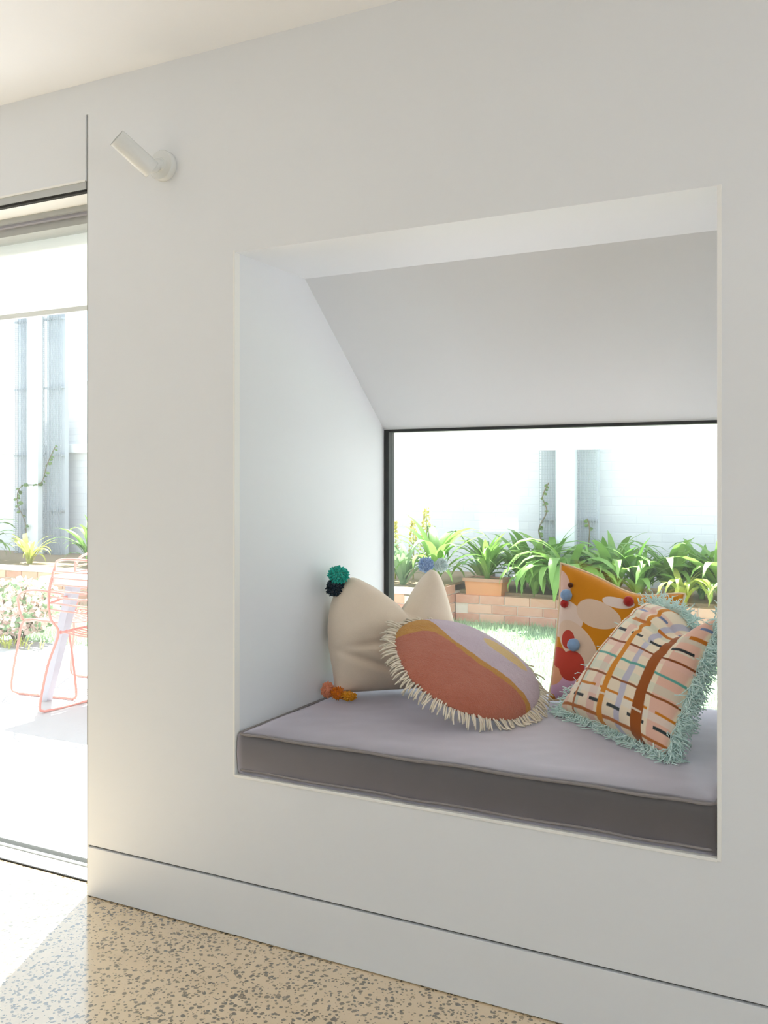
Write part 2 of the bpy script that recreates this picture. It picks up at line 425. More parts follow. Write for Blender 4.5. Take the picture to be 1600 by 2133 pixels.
# main wall panel above the skirting, right of the door
grid_wall('wall_front', [XL, X0, X1, RX], [SK + GAP, Z0, Z1, 2.372], 0.0, 0.15, {(1, 1)}, 'paint')
box('wall_front_upper', LX, RX, 0.0, 0.15, 2.372, CEIL, 'paint', kind='structure')
box('wall_over_door', LX, XL - 0.010, 0.0, 0.15, 2.172, 2.372, 'paint', kind='structure')
box('wall_core', XL + 0.02, X0 - 0.13, 0.012, 0.15, 0.0, SK + GAP, 'gap', kind='structure')
box('wall_gap_back', XL, RX, 0.010, 0.15, SK, SK + GAP, 'gap', kind='structure')
box('baseboard_front', XL, RX, -0.001, 0.011, 0.003, SK, 'paint', bev=0.0012, kind='structure')
box('trim_1', XL - 0.0105, XL - 0.0005, 0.006, 0.14, 0.0, 2.372, 'alu', kind='structure')      # stop bead in the gap at the door
box('floor', LX, RX, -6.0, 0.075, -0.12, 0.0, 'terrazzo', kind='structure')
def ceiling_slab():
    # plaster ceiling; the rooflight shaft behind the camera is invented to add daylight
    xs, ys = [LX, -1.4, 1.0, RX], [-6.15, -3.6, -2.95, 0.0]
    bm = bmesh.new(); V = {}
    for i, x in enumerate(xs):
        for j, y in enumerate(ys):
            for k, z in enumerate((CEIL, CEIL + .45)): V[i, j, k] = bm.verts.new((x, y, z))
    cells = [(i, j) for i in range(3) for j in range(3) if (i, j) != (1, 1)]
    for i, j in cells:
        for k in (0, 1): bm.faces.new([V[a, b, k] for a, b in ((i, j), (i + 1, j), (i + 1, j + 1), (i, j + 1))])
        for (di, dj), (p, q) in (((-1, 0), ((i, j), (i, j + 1))), ((1, 0), ((i + 1, j), (i + 1, j + 1))), ((0, -1), ((i, j), (i + 1, j))), ((0, 1), ((i, j + 1), (i + 1, j + 1)))):
            if (i + di, j + dj) not in cells: bm.faces.new((V[p + (0,)], V[q + (0,)], V[q + (1,)], V[p + (1,)]))
    return obj('ceiling', bm, 'ceiling', kind='structure')
ceiling_slab()
box('roof_edge', LX, RX + 0.15, 0.0, 0.45, CEIL, CEIL + 0.2, 'ext', kind='structure')
box('wall_left', LX - 0.15, LX, -6.15, 0.15, -0.12, CEIL, 'paint', kind='structure')
wr_ = grid_wall('wall_right', [-6.15, -3.5, -1.05, 0.15], [-0.12, 0.02, 2.1, CEIL], -RX - 0.15, -RX, {(1, 1)}, 'paint')
wr_.rotation_euler = (0, 0, radians(90)); wr_.location = (0, 0, 0)      # unseen side opening right of the camera, added to throw fill light into the niche
grid_wall('wall_back', [LX, -5.0, -3.4, RX], [-0.12, 0.7, 2.2, CEIL], -6.15, -6.0, {(1, 1)}, 'paint')  # small rear opening made up to give the room more daylight
# bright bead round the niche opening
fr = empty('trim_2', (X0, 0, Z0), kind='structure')
e = 0.005
for nm, a in (('bead', (X0 - e, X0 + 0.0006, -0.003, 0.02, Z0 - e, Z1 + e)), ('bead', (X1 - 0.001, X1 + 0.008, -0.003, 0.02, Z0 - e, Z1 + 0.001)),
              ('bead', (X0, X1, -0.003, 0.02, Z0 - 0.007, Z0 + 0.0006))):
    box(nm, *a, 'trimwhite', fr, bev=0.001)
# niche lining
YS, YB, ZS = 0.363, 0.904, 1.447
bm = bmesh.new(); prism_x(bm, [(0.15, Z0), (YB + .05, Z0), (YB + .05, ZS), (YB, ZS), (YS, Z1 - .002), (0.15, Z1)], X0 - 0.12, X0)
obj('wall_niche_left', bm, 'paint', kind='structure')
bm = bmesh.new(); prism_x(bm, [(0.15, Z0), (YB + .05, Z0), (YB + .05, ZS), (YB, ZS), (YS, Z1 - .002), (0.15, Z1)], X1, X1 + 0.12)
obj('wall_niche_right', bm, 'paint', kind='structure')
bm = bmesh.new(); prism_x(bm, [(0.15, Z1), (YS, Z1 - .002), (YS, Z1 + .12), (0.15, Z1 + .12)], X0 - 0.12, X1 + 0.12)
obj('ceiling_niche', bm, 'paint', kind='structure')
bm = bmesh.new(); prism_x(bm, [(YS, Z1 - .002), (YB, ZS), (YB + .05, ZS), (YB + .05, ZS + .12), (YS, Z1 + .12)], X0 - 0.12, X1 + 0.12)
obj('ceiling_niche_slope', bm, 'paint', kind='structure')
box('floor_niche', X0 - 0.12, X1 + 0.12, 0.15, YB + .05, Z0 - 0.15, Z0, 'paint', kind='structure')
box('wall_niche_base', X0 - 0.12, X1 + 0.12, 0.15, YB + .05, -0.05, Z0 - 0.15, 'ext', kind='structure')
# niche window: fixed pane in a thin dark frame
w = empty('window_1', (X0, YB, Z0), kind='structure')
ft = 0.019
box('frame_bar', X0, X0 + ft, YB, YB + 0.045, Z0, ZS, 'dark_alu', w)
box('frame_bar', X1 - ft, X1, YB, YB + 0.045, Z0, ZS, 'dark_alu', w)
box('frame_bar', X0 + ft, X1 - ft, YB, YB + 0.045, ZS - 0.010, ZS, 'dark_alu', w)
box('frame_bar', X0 + ft, X1 - ft, YB, YB + 0.045, Z0, Z0 + 0.05, 'dark_alu', w)
box('pane', X0 + ft, X1 - ft, YB + 0.02, YB + 0.026, Z0 + 0.05, ZS - 0.010, 'glass', w)
# projecting hood that shades the niche window
hd = empty('window_hood', (-0.9, YB + .05, 1.47))
box('hood_slab', -2.0, 0.12, YB + .05, 1.43, 1.462, 1.50, 'ext', hd)
box('valance', -2.0, 0.12, 1.43, 1.455, 1.383, 1.50, 'ext', hd)
tag(hd, 'white hood with a hanging front edge outside the top of the niche window', 'awning')

# sliding door
d = empty('door_1', (-3.9, 0.07, 0), kind='structure')
DX0, DX1 = LX, XL - 0.012
box('head_trim', DX0, DX1, 0.002, 0.014, 2.147, 2.172, 'alu', d)
box('head_bead', DX0, DX1, -0.001, 0.004, 2.170, 2.176, 'trimwhite', d)
box('head_gap', DX0, DX1, 0.004, 0.020, 2.140, 2.147, 'rubber', d)
box('head_soffit', DX0, DX1, 0.020, 0.105, 2.142, 2.16, 'trimwhite', d)
box('head_track', DX0, DX1, 0.105, 0.118, 2.126, 2.16, 'alu', d)
box('head_track', DX0, DX1, 0.118, 0.134, 2.118, 2.16, 'tableleg', d)
box('head_rail', DX0, DX1, 0.134, 0.215, 2.092, 2.172, 'alu', d)
box('sill_track', DX0, DX1, 0.075, 0.150, -0.08, 0.004, 'trimwhite', d)
box('sill_gap', DX0, DX1, 0.0705, 0.0765, -0.05, 0.0045, 'rubber', d)
box('sill_rail', DX0, DX1, 0.150, 0.157, -0.08, 0.012, 'alu', d)
box('sill_rail', DX0, DX1, 0.172, 0.212, -0.08, 0.020, 'alu', d)
box('stile', DX1 - 0.012, DX1, 0.10, 0.215, 0.0, 2.12, 'alu', d)
box('pane', DX0, DX1 - 0.004, 0.188, 0.196, 0.012, 2.10, 'glass_hazy', d)
bl = empty('roller_blind', (-3.9, 0.24, 1.84))
bm = bmesh.new(); add_box(bm, -2.3, DX1 + 3.9 - 0.01, -0.001, 0.001, 0.012, 0.30); obj('blind_fabric', bm, 'blind', bl)
bm = bmesh.new(); add_box(bm, -2.3, DX1 + 3.9 - 0.01, -0.006, 0.006, -0.004, 0.014, 0.002); obj('hem_bar', bm, 'trimwhite', bl)
tag(bl, 'white roller blind lowered over the top of the glass door', 'blind')

# wall spotlight
sp = empty('wall_spotlight', (-1.783, 0, 2.165)); L0 = sp.location.copy()
def lathe(bm, prof, seg, M4):
    rings = []
    for r, h in prof: rings.append([bm.verts.new(M4 @ Vector((r * cos(2 * pi * k / seg), r * sin(2 * pi * k / seg), h))) for k in range(seg)])
    for a, b in zip(rings, rings[1:]):
        for k in range(seg): bm.faces.new((a[k], a[(k + 1) % seg], b[(k + 1) % seg], b[k]))
    bm.faces.new(rings[0][::-1]); bm.faces.new(rings[-1])
MY = Matrix.Rotation(radians(90), 4, 'X')            # +z -> -y (into the room)
bm = bmesh.new(); lathe(bm, [(.041, .0), (.043, .003), (.043, .020), (.041, .023), (.020, .0235), (.018, .030)], 40, MY)
o = obj('mount_disc', bm, 'lamp', sp)
ax = Vector((-0.42, -0.80, 0.62)).normalized()
p0 = Vector((0.004, -0.062, -0.028))
MQ = Matrix.Translation(p0) @ ax.to_track_quat('Z', 'Y').to_matrix().to_4x4()
bm = bmesh.new(); lathe(bm, [(.0255, .0), (.0270, .0015), (.0270, .122), (.0262, .1235), (.0250, .1235), (.0245, .090), (.004, .088)], 40, MQ)
o = obj('lamp_tube', bm, 'lamp', sp)
bm = bmesh.new(); lathe(bm, [(.0240, .0), (.0240, .002), (.003, .004)], 32, Matrix.Translation(p0 + ax * .0885) @ ax.to_track_quat('Z', 'Y').to_matrix().to_4x4())
obj('lens', bm, 'alu', sp)
bm = bmesh.new(); add_tube(bm, smooth_path([(0, -.022, 0), (.001, -.040, -.006), (.002, -.056, -.018), tuple(p0 + ax * .02)], 6), .0165, 18)
obj('knuckle', bm, 'lamp', sp, smooth=True)
for ch in sp.children:
    if ch.name.startswith(('lamp_tube', 'mount_disc')):
        ch.data.polygons.foreach_set('use_smooth', [len(p.vertices) == 4 for p in ch.data.polygons])
        md = ch.modifiers.new('edge', 'EDGE_SPLIT'); md.split_angle = radians(35)
tag(sp, 'white tubular spotlight angled up to the left on a round wall mount', 'wall lamp')

# ------------------------------------------------------------------ the seat
ZC = 0.568
sc_ = empty('seat_cushion', ((X0 + X1) / 2, 0.45, Z0))
hx = (X1 - X0) / 2 - 0.004; y0c, y1c = 0.008, YB - 0.002
bm = bmesh.new(); nx, ny = 64, 44
def cush(ix, iy):
    x = -hx + 2 * hx * ix / nx; y = y0c + (y1c - y0c) * iy / ny - 0.45
    ex = min(ix, nx - ix) / 4.0; ey = min(iy, ny - iy) / 4.0
    drop = 0.010 * max(0, 1 - min(ex, ey)) ** 2
    z = ZC - Z0 - drop + 0.003 * noise.noise(Vector((x * 5, y * 5, 1.3))) + 0.0015 * noise.noise(Vector((x * 22, y * 22, 0)))
    return Vector((x, y, z))
top = [[bm.verts.new(cush(i, j)) for j in range(ny + 1)] for i in range(nx + 1)]
for i in range(nx):
    for j in range(ny): bm.faces.new((top[i][j], top[i + 1][j], top[i + 1][j + 1], top[i][j + 1]))
ring = [(i, 0) for i in range(nx)] + [(nx, j) for j in range(ny)] + [(i, ny) for i in range(nx, 0, -1)] + [(0, j) for j in range(ny, 0, -1)]
prev = [top[i][j] for i, j in ring]
for k, (zz, out) in enumerate(((.090, .004), (.062, .0055), (.034, .0045), (.010, .001), (.0, -.004))):
    cur = []
    for (i, j), v in zip(ring, [top[i][j] for i, j in ring]):
        x, y = v.co.x, v.co.y
        n = 0.0025 * noise.noise(Vector((x * 7, y * 7, zz * 30)))
        if j == 0: y -= out + n
        cur.append(bm.verts.new((x * (1 if j else 1), y, zz)))
    for a in range(len(ring)):
        b = (a + 1) % len(ring); bm.faces.new((prev[a], prev[b], cur[b], cur[a]))
    prev = cur
bm.faces.new(prev)
obj('pad', bm, 'wool', sc_, smooth=True)
zt = ZC - Z0 - 0.009
def rect_path(z, dy, n=1):
    a = [(-hx + .002, y1c - .45 - .01, z), (-hx + .001, -.30, z), (-hx + .001, y0c - .45 + .030, z), (-hx + .006, y0c - .45 + .008 - dy, z), (-hx + .026, y0c - .45 - dy, z)]
    for k in range(1, 24): a.append((-hx + .026 + (2 * hx - .052) * k / 24, y0c - .45 - dy + .0012 * sin(k * 1.7), z + .0015 * sin(k * 1.1)))
    return a + [(hx - .026, y0c - .45 - dy, z), (hx - .006, y0c - .45 + .008 - dy, z), (hx - .001, y0c - .45 + .030, z), (hx - .001, -.30, z), (hx - .002, y1c - .45 - .01, z)]
bm = bmesh.new(); add_tube(bm, smooth_path(rect_path(zt, .002), 3), .0042, 8); obj('piping', bm, 'wool_pipe', sc_, smooth=True)
bm = bmesh.new(); add_tube(bm, smooth_path(rect_path(.014, .003), 3), .0036, 8); obj('piping', bm, 'wool_pipe', sc_, smooth=True)
tag(sc_, 'charcoal wool bench cushion filling the window niche', 'seat cushion')

# ------------------------------------------------------------------ pillows
def make_pillow(name, root, corners, T, N, pinch, mat, wr=0.004, seed=0.0, extra=None, pw=2.4, ex=0.42, floor_z=ZC + 0.002):
    BL, BR, TR, TL = [Vector(c) for c in corners]
    L = root.location
    nrm_hint = Vector(N).normalized()
    def base(s, t):
        cs = pinch * (1 - (2 * t - 1) ** 2); ct = pinch * (1 - (2 * s - 1) ** 2)
        s2 = .5 + (s - .5) * (1 - cs); t2 = .5 + (t - .5) * (1 - ct)
        return (BL * (1 - s2) + BR * s2) * (1 - t2) + (TL * (1 - s2) + TR * s2) * t2
    def nrm(s, t):
        du = (BR - BL) * (1 - t) + (TR - TL) * t; dv = (TL - BL) * (1 - s) + (TR - BR) * s
        n = du.cross(dv).normalized()
        return n if n.dot(nrm_hint) > 0 else -n
    def ev(s, t, side=1):
        p = base(s, t); n = nrm(s, t)
        h = T / 2 * max(0, (1 - abs(2 * s - 1) ** pw) * (1 - abs(2 * t - 1) ** pw)) ** ex
        edge = min(1.0, 8 * min(s, 1 - s, t, 1 - t))
        w = wr * (noise.noise(Vector((s * 3.5 + seed, t * 3.5, side * 2.0))) + .5 * noise.noise(Vector((s * 9 + seed, t * 6, 5 + side)))) * edge
        q = p + n * side * (h + w)
        if extra: q = extra(s, t, side, q, n)
        q.z = max(q.z, floor_z)
        return q
    K = 56; bm = bmesh.new(); uvl = bm.loops.layers.uv.new('st')
    fr = [[bm.verts.new(ev(i / K, j / K, 1) - L) for j in range(K + 1)] for i in range(K + 1)]
    bk = [[fr[i][j] if i in (0, K) or j in (0, K) else bm.verts.new(ev(i / K, j / K, -1) - L) for j in range(K + 1)] for i in range(K + 1)]
    for G in (fr, bk):
        for i in range(K):
            for j in range(K):
                idx = ((i, j), (i + 1, j), (i + 1, j + 1), (i, j + 1))
                f = bm.faces.new([G[a][b] for a, b in idx])
                for l, (a, b) in zip(f.loops, idx): l[uvl].uv = (a / K, b / K)
    obj(name, bm, mat, root, smooth=True)
    return ev
def yarn_pom(name, root, p, r, mat, n=260, seed=1, squash=(1, 1, 1)):
    rnd = random.Random(seed); bm = bmesh.new()
    bmesh.ops.create_icosphere(bm, subdivisions=2, radius=r * .72)
    for k in range(n):
        z = 1 - 2 * (k + .5) / n; a = k * 2.39996
        dv = Vector((sqrt(1 - z * z) * cos(a), sqrt(1 - z * z) * sin(a), z))
        dv = (dv + Vector((rnd.gauss(0, .12), rnd.gauss(0, .12), rnd.gauss(0, .12)))).normalized()
        e = r * (rnd.uniform(.88, 1.10)); sd = dv.orthogonal().normalized() * rnd.uniform(-.14, .14) * r
        w = r * .075
        add_tube(bm, [dv * r * .55, dv * r * .85 + sd * .4, dv * e + sd], [w, w * 1.25, w * .7], 5)
    for v in bm.verts: v.co = Vector((v.co.x * squash[0], v.co.y * squash[1], v.co.z * squash[2]))
    return obj(name, bm, mat, root, Vector(p) - root.location, smooth=True)
def felt_ball(root, p, r, mat, name='felt_ball'):
    bm = bmesh.new(); bmesh.ops.create_icosphere(bm, subdivisions=4, radius=r)
    for v in bm.verts: v.co *= 1 + .05 * noise.noise(v.co * (3 / r)) + .025 * noise.noise(v.co * (9 / r))
    return obj(name, bm, mat, root, Vector(p) - root.location, smooth=True)
def fringe(name, root, pts, outs, length, rad, droop, mat, seed=3, jitter=.35, floor_z=ZC + .0025, segs=4, seg=4, limit=None, curl=.18):
    rnd = random.Random(seed); bm = bmesh.new(); L = root.location
    for p, o in zip(pts, outs):
        ln = length * rnd.uniform(.75, 1.2); d = (o + Vector((rnd.gauss(0, jitter), rnd.gauss(0, jitter), rnd.gauss(0, jitter * .6)))).normalized()
        q = Vector(p) - o * rad * 2; path = [q.copy()]
        for k in range(segs):
            d = (d + Vector((rnd.gauss(0, curl), rnd.gauss(0, curl), rnd.gauss(0, curl) - droop))).normalized(); q = q + d * ln / segs
            if q.z < floor_z + rad: q.z = floor_z + rad; d.z = 0
            if limit: q = limit(q)
            path.append(q.copy())
        add_tube(bm, [a - L for a in path], [rad] * segs + [rad * .75], seg)
    return obj(name, bm, mat, root, smooth=True, kind='stuff')

# natural linen pillow in the left corner, chopped in at the top
lr = empty('throw_pillow', (-1.31, 0.60, ZC))
LC = [(-1.452, 0.490, ZC + .014), (-1.140, 0.765, ZC + .008), (-1.252, 0.745, ZC + .408), (-1.484, 0.485, ZC + .385)]
def chop(s, t, side, q, n):
    wd = .52 if s < .63 else .30
    g = max(0, 1 - abs(s - .63) / wd) ** 1.4 * max(0, (t - .45) / .55) ** 1.2
    q = q + Vector((0, 0, -.135 * g)) - n * side * .035 * math.exp(-((s - .63) / .07) ** 2) * max(0, (t - .35) / .65)
    g2 = math.exp(-((t - .40 - .10 * s) / .030) ** 2) * max(0, 1 - abs(s - .45) / .45)
    q = q - n * side * .014 * g2
    g3 = math.exp(-((t - .14 - .5 * max(0, .5 - s)) / .035) ** 2) * max(0, 1 - abs(s - .25) / .3)
    q = q - n * side * .016 * g3
    cr = (abs(2 * s - 1) * abs(2 * t - 1)) ** 5 if t > .5 else 0.0
    fl = (1 - s) ** 6 * (1 - t) ** 6
    q = q + Vector((-.022, -.050, .008)) * fl
    q = q.lerp(Vector((-1.33, .62, ZC + .20)), .075 * cr)
    bl = (1 - s) ** 1.5 * max(0, sin(pi * min(1, t * 1.05))) ** .8
    q = q + Vector((-.045, -.035, 0)) * bl
    q.x = max(q.x, X0 + .006); q.y = min(q.y, YB - .006)
    return q
evl = make_pillow('cover', lr, LC, .20, (.65, -.76, .1), .03, 'linen', .006, 1.7, chop)
yarn_pom('pom_pom', lr, (-1.490, .470, ZC + .350), .031, 'yarn_navy', 220, 2, (1, 1, .95))
yarn_pom('pom_pom', lr, (-1.480, .472, ZC + .392), .034, 'yarn_teal', 240, 3, (1.05, 1, .9))
yarn_pom('pom_pom', lr, (-1.300, .752, ZC + .410), .027, 'yarn_blue', 220, 4)
yarn_pom('pom_pom', lr, (-1.254, .775, ZC + .408), .025, 'yarn_pale', 200, 5)
yarn_pom('pom_pom', lr, (-1.500, .438, ZC + .030), .026, 'yarn_peach', 170, 6, (.75, 1, 1.05))
yarn_pom('pom_pom', lr, (-1.462, .440, ZC + .024), .025, 'yarn_orange', 170, 7, (1.0, .9, .9))
yarn_pom('pom_pom', lr, (-1.424, .440, ZC + .018), .021, 'yarn_mustard', 150, 8, (1.35, .9, .75))
tag(lr, 'natural linen pillow with coloured pom-poms at its corners, leaning in the left corner', 'pillow', 'pillows in the window niche')

# round tufted cushion with cream fringe
Rv, Fv, Uv = Vector((.890, .4555, 0)), Vector((-.4555, .890, 0)), Vector((0, 0, 1))
a_ = (Rv * cos(radians(21)) - Uv * sin(radians(21))).normalized()
be = .36; b_ = ((Rv * sin(radians(21)) + Uv * cos(radians(21))) * be + Fv * sqrt(1 - be * be)).normalized()
n_ = a_.cross(b_).normalized()
if n_.z < 0: n_ = -n_
RC = Vector((-1.048, .490, ZC + .132)); RR = .232
rc = empty('round_cushion', (RC.x, RC.y, ZC))
bm = bmesh.new(); uvl = bm.loops.layers.uv.new('st')
def rpt(r, th, side):
    wob = 1 + .018 * sin(3 * th + .6) + .012 * sin(5 * th)
    p = RC + (a_ * cos(th) + b_ * sin(th)) * r * RR * wob
    h = (.062 if side > 0 else .045) * max(0, 1 - r ** 2.6) ** .62
    h += .004 * noise.noise(Vector((r * cos(th) * 4, r * sin(th) * 4, side * 2.))) * (1 - r)
    q = p + n_ * side * h
    if q.z < ZC + .002: q.z = ZC + .002
    return q
NR, NTH = 26, 96
for side in (1, -1):
    ctr = bm.verts.new(rpt(0, 0, side) - rc.location)
    rings = []
    for i in range(1, NR + 1):
        if i == NR and side == -1: rings.append(rim); continue
        rr_ = sin(pi / 2 * i / NR)
        rings.append([bm.verts.new(rpt(rr_, 2 * pi * k / NTH, side) - rc.location) for k in range(NTH)])
    if side == 1: rim = rings[-1]
    def uvof(i, k):
        rr_ = sin(pi / 2 * i / NR); th = 2 * pi * k / NTH
        return (.5 + .5 * rr_ * cos(th), .5 + .5 * rr_ * sin(th))
    for k in range(NTH):
        f = bm.faces.new((ctr, rings[0][k], rings[0][(k + 1) % NTH]))
        for l, u in zip(f.loops, ((.5, .5), uvof(1, k), uvof(1, k + 1))): l[uvl].uv = u
        for i in range(NR - 1):
            f = bm.faces.new((rings[i][k], rings[i + 1][k], rings[i + 1][(k + 1) % NTH], rings[i][(k + 1) % NTH]))
            for l, u in zip(f.loops, (uvof(i + 1, k), uvof(i + 2, k), uvof(i + 2, k + 1), uvof(i + 1, k + 1))): l[uvl].uv = u
obj('cover', bm, 'round', rc, smooth=True)
pts, outs = [], []
for k in range(250):
    th = 2 * pi * (k + random.uniform(-.3, .3)) / 250
    pts.append(rpt(1, th, 1) + n_ * random.uniform(-.004, .004)); outs.append((a_ * cos(th) + b_ * sin(th)).normalized())
fringe('fringe', rc, pts, outs, .048, .0026, .20, 'yarn_cream', 11, .16, seg=5, curl=.10)
tag(rc, 'round tufted cushion in rust, mustard and lilac with a cream yarn fringe', 'cushion', 'pillows in the window niche')

# patchwork pillow against the window
pr = empty('throw_pillow', (-.63, .80, ZC))
PC = [(-.868, .735, ZC + .004), (-.50, .735, ZC + .004), (-.475, .845, ZC + .352), (-.862, .846, ZC + .425)]
def pinch_p(s, t, side, q, n):
    g = max(0, t - .55) / .45 * math.exp(-((s - .62) / .28) ** 2)
    q = q + Vector((0, 0, -.035 * g))
    q.y = min(q.y, YB - .004); q.x = min(q.x, X1 - .006)
    return q
evp = make_pillow('cover', pr, PC, .135, (0, -1, .2), .045, 'patch', .004, 4.2, pinch_p)
ring = [(k / 30, 0) for k in range(30)] + [(1, k / 30) for k in range(30)] + [(1 - k / 30, 1) for k in range(30)] + [(0, 1 - k / 30) for k in range(30)]
tube('piping', [evp(s, t) for s, t in ring], .0045, 'piping_cream', pr, 8, True)
for (u, v, r, m) in ((1181, 1251, .0185, 'felt_blue'), (1176, 1269, .0130, 'felt_red'), (1190, 1229, .0085, 'felt_brown'), (1201, 1355, .0195, 'felt_blue'), (1317, 1238, .0160, 'felt_red')):
    s, t_ = P2(u, v); p = evp(s, t_)
    felt_ball(pr, p + Vector((.1, -.97, .2)).normalized() * r * .55, r, m)
tag(pr, 'mustard and cream patchwork pillow with felt balls, leaning on the niche window', 'pillow', 'pillows in the window niche')

# plaid pillow with mint fringe in the right corner
qr = empty('throw_pillow', (-.52, .48, ZC))
QC = [(-.790, .590, ZC + .012), (-.418, .252, ZC + .012), (-.318, .43, ZC + .335), (-.560, .735, ZC + .325)]
def fold_q(s, t, side, q, n):
    for (c0, sl, wd, am) in ((.80, .12, .020, .012), (.90, .05, .018, .012), (.73, .25, .016, .008)):
        g = math.exp(-((t - c0 + sl * (s - .4)) / wd) ** 2) * max(0, 1 - abs(s - .45) / .5)
        q = q - n * side * am * g
    g = math.exp(-((s - .72) / .16) ** 2) * max(0, (t - .5) / .5) ** 1.5
    q = q + Vector((0, 0, -.055 * g)) + n * side * -.02 * g
    q.x = min(q.x, X1 - .008)
    return q
evq = make_pillow('cover', qr, QC, .165, (-.5, -.7, .5), .04, 'plaid', .007, 9.1, fold_q)
pts, outs = [], []
cq = sum((Vector(c) for c in QC), Vector()) / 4
def lim(q):
    q.x = min(q.x, X1 - .006); q.y = max(q.y, .02); return q
for k in range(3600):
    f = random.random() * 4; e = int(f); f -= e
    s, t_ = ((f, 0), (1, f), (1 - f, 1), (0, 1 - f))[e]
    p = evq(s, t_); o = (p - evq(.5 + (s - .5) * .8, .5 + (t_ - .5) * .8)).normalized()
    rw = random.uniform(-.010, .010)
    pts.append(p + Vector((0, 0, 1)) * rw); outs.append(o)
fringe('fringe', qr, pts, outs, .050, .0015, .14, 'yarn_mint', 21, .42, limit=lim, seg=4, curl=.46)
tag(qr, 'multicoloured plaid pillow with a mint green fringe in the right corner', 'pillow', 'pillows in the window niche')

# ------------------------------------------------------------------ the garden
box('ground', -16, 3.15, 0.212, 9.0, -0.16, -0.06, 'gravel', kind='structure')
box('ground_side', 3.15, 16, -6.16, 9.0, -0.16, -0.06, 'paving', kind='structure')
box('ground_back', -16, 16, -30, -6.16, -0.16, -0.06, 'paving', kind='structure')
box('paving', -13, 6, 0.212, 2.88, -0.06, 0.0, 'paving', kind='structure')
box('gravel_strip', -13, 6, 2.88, 3.25, -0.06, -0.015, 'gravel', kind='structure')
box('lawn', -13, 6, 3.25, 6.1, -0.06, -0.02, 'lawn', kind='structure')
# grass blades
verts, faces = [], []
rg = random.Random(5)
for k in range(42000):
    x = rg.uniform(-9.6, 0.6); y = rg.uniform(3.27, 5.84 if x > -3.35 else 4.98)
    h = rg.uniform(.03, .065); a = rg.uniform(0, 2 * pi); w_ = .0045
    lx, ly = rg.gauss(0, .018), rg.gauss(0, .018)
    i = len(verts)
    verts += [(x - w_ * cos(a), y - w_ * sin(a), -.02), (x + w_ * cos(a), y + w_ * sin(a), -.02), (x + lx, y + ly, -.02 + h)]
    faces.append((i, i + 1, i + 2))
me = bpy.data.meshes.new('lawn_grass'); me.from_pydata(verts, [], faces)
g_ = link_mesh('lawn_grass', me, 'grass', kind='stuff'); tag(g_, 'pale green lawn between the paving and the brick planters', 'grass')

# boundary wall and rail
box('wall_boundary', -16, 6, 7.0, 7.2, -0.06, 2.6, 'whitebrick', kind='structure')
rl = empty('wall_rail', (-9.0, 6.95, 1.71))
box('rail', -15, -3.2, 6.90, 7.0, 1.655, 1.765, 'pierwhite', rl, bev=.006)
for x in (-13.2, -11.0, -8.4, -6.4, -4.4): box('bracket', x - .03, x + .03, 6.94, 7.0, 1.60, 1.655, 'pierwhite', rl)
tag(rl, 'white horizontal rail across the painted boundary wall', 'rail')
# posts with wire-mesh climbing frames
def trellis(x, w, pw, label, y=6.66, h=3.7, off=0.0):
    r = empty('trellis_post', (x, y, 0))
    box('post', x - pw / 2, x + pw / 2, y - .05, y + .07, .26, h, 'pierwhite', r, bev=.004)
    for sgn in (-1, 1):
        xa, xb = (x - w / 2, x - pw / 2 - .005) if sgn < 0 else (x + pw / 2 + .005, x + w / 2)
        box('backing', xa, xb, y + .10, y + .16, .26, h, 'piergrey', r)
        bm = bmesh.new()
        n = int((xb - xa) / .026)
        for k in range(n + 1):
            xx = xa + (xb - xa) * k / n; add_box(bm, xx - .0022 - x, xx + .0022 - x, .03, .036, .3, h)
        z = .3
        while z < h:
            add_box(bm, xa - x, xb - x, .036, .041, z - .0022, z + .0022); z += .026
        obj('mesh_panel', bm, 'mesh', r, kind='stuff')
        for z in (.9, 1.62, 2.5, 3.4): box('bracket', xa, xb, y + .04, y + .10, z - .012, z + .012, 'mesh', r)
    tag(r, label, 'trellis', 'posts with climbing mesh on the boundary wall')
trellis(-2.51, .56, .185, 'white post with grey wire mesh on each side, seen through the niche window')
trellis(-9.62, .86, .20, 'white post with grey wire mesh on each side, seen through the glass door')

# planters of single bricks
bm = bmesh.new(); add_box(bm, -.115, .115, -.0, .1, -.038, .038, .004); bmesh.ops.recalc_face_normals(bm, faces=bm.faces[:])
brick_me = bpy.data.meshes.new('brick'); bm.to_mesh(brick_me); bm.free(); brick_me.materials.append(M['brick'])
def bricks(root, p0, dx, length, courses, z0, face):
    L = root.location; rb = random.Random(int(length * 100))
    for c in range(courses):
        off = -.12 if c % 2 else 0.0; k = 0
        while True:
            a = off + .12 + k * .24; k += 1
            if a - .05 > length: break
            if a < .06: continue
            o = bpy.data.objects.new('brick', brick_me); COL.objects.link(o); o.parent = root
            q = Vector(p0) + Vector(dx) * a + Vector(face) * rb.uniform(0, .004)
            q.z = z0 + .045 + c * .086; o.location = q - L
            o.rotation_euler = (0, 0, math.atan2(dx[1], dx[0]))
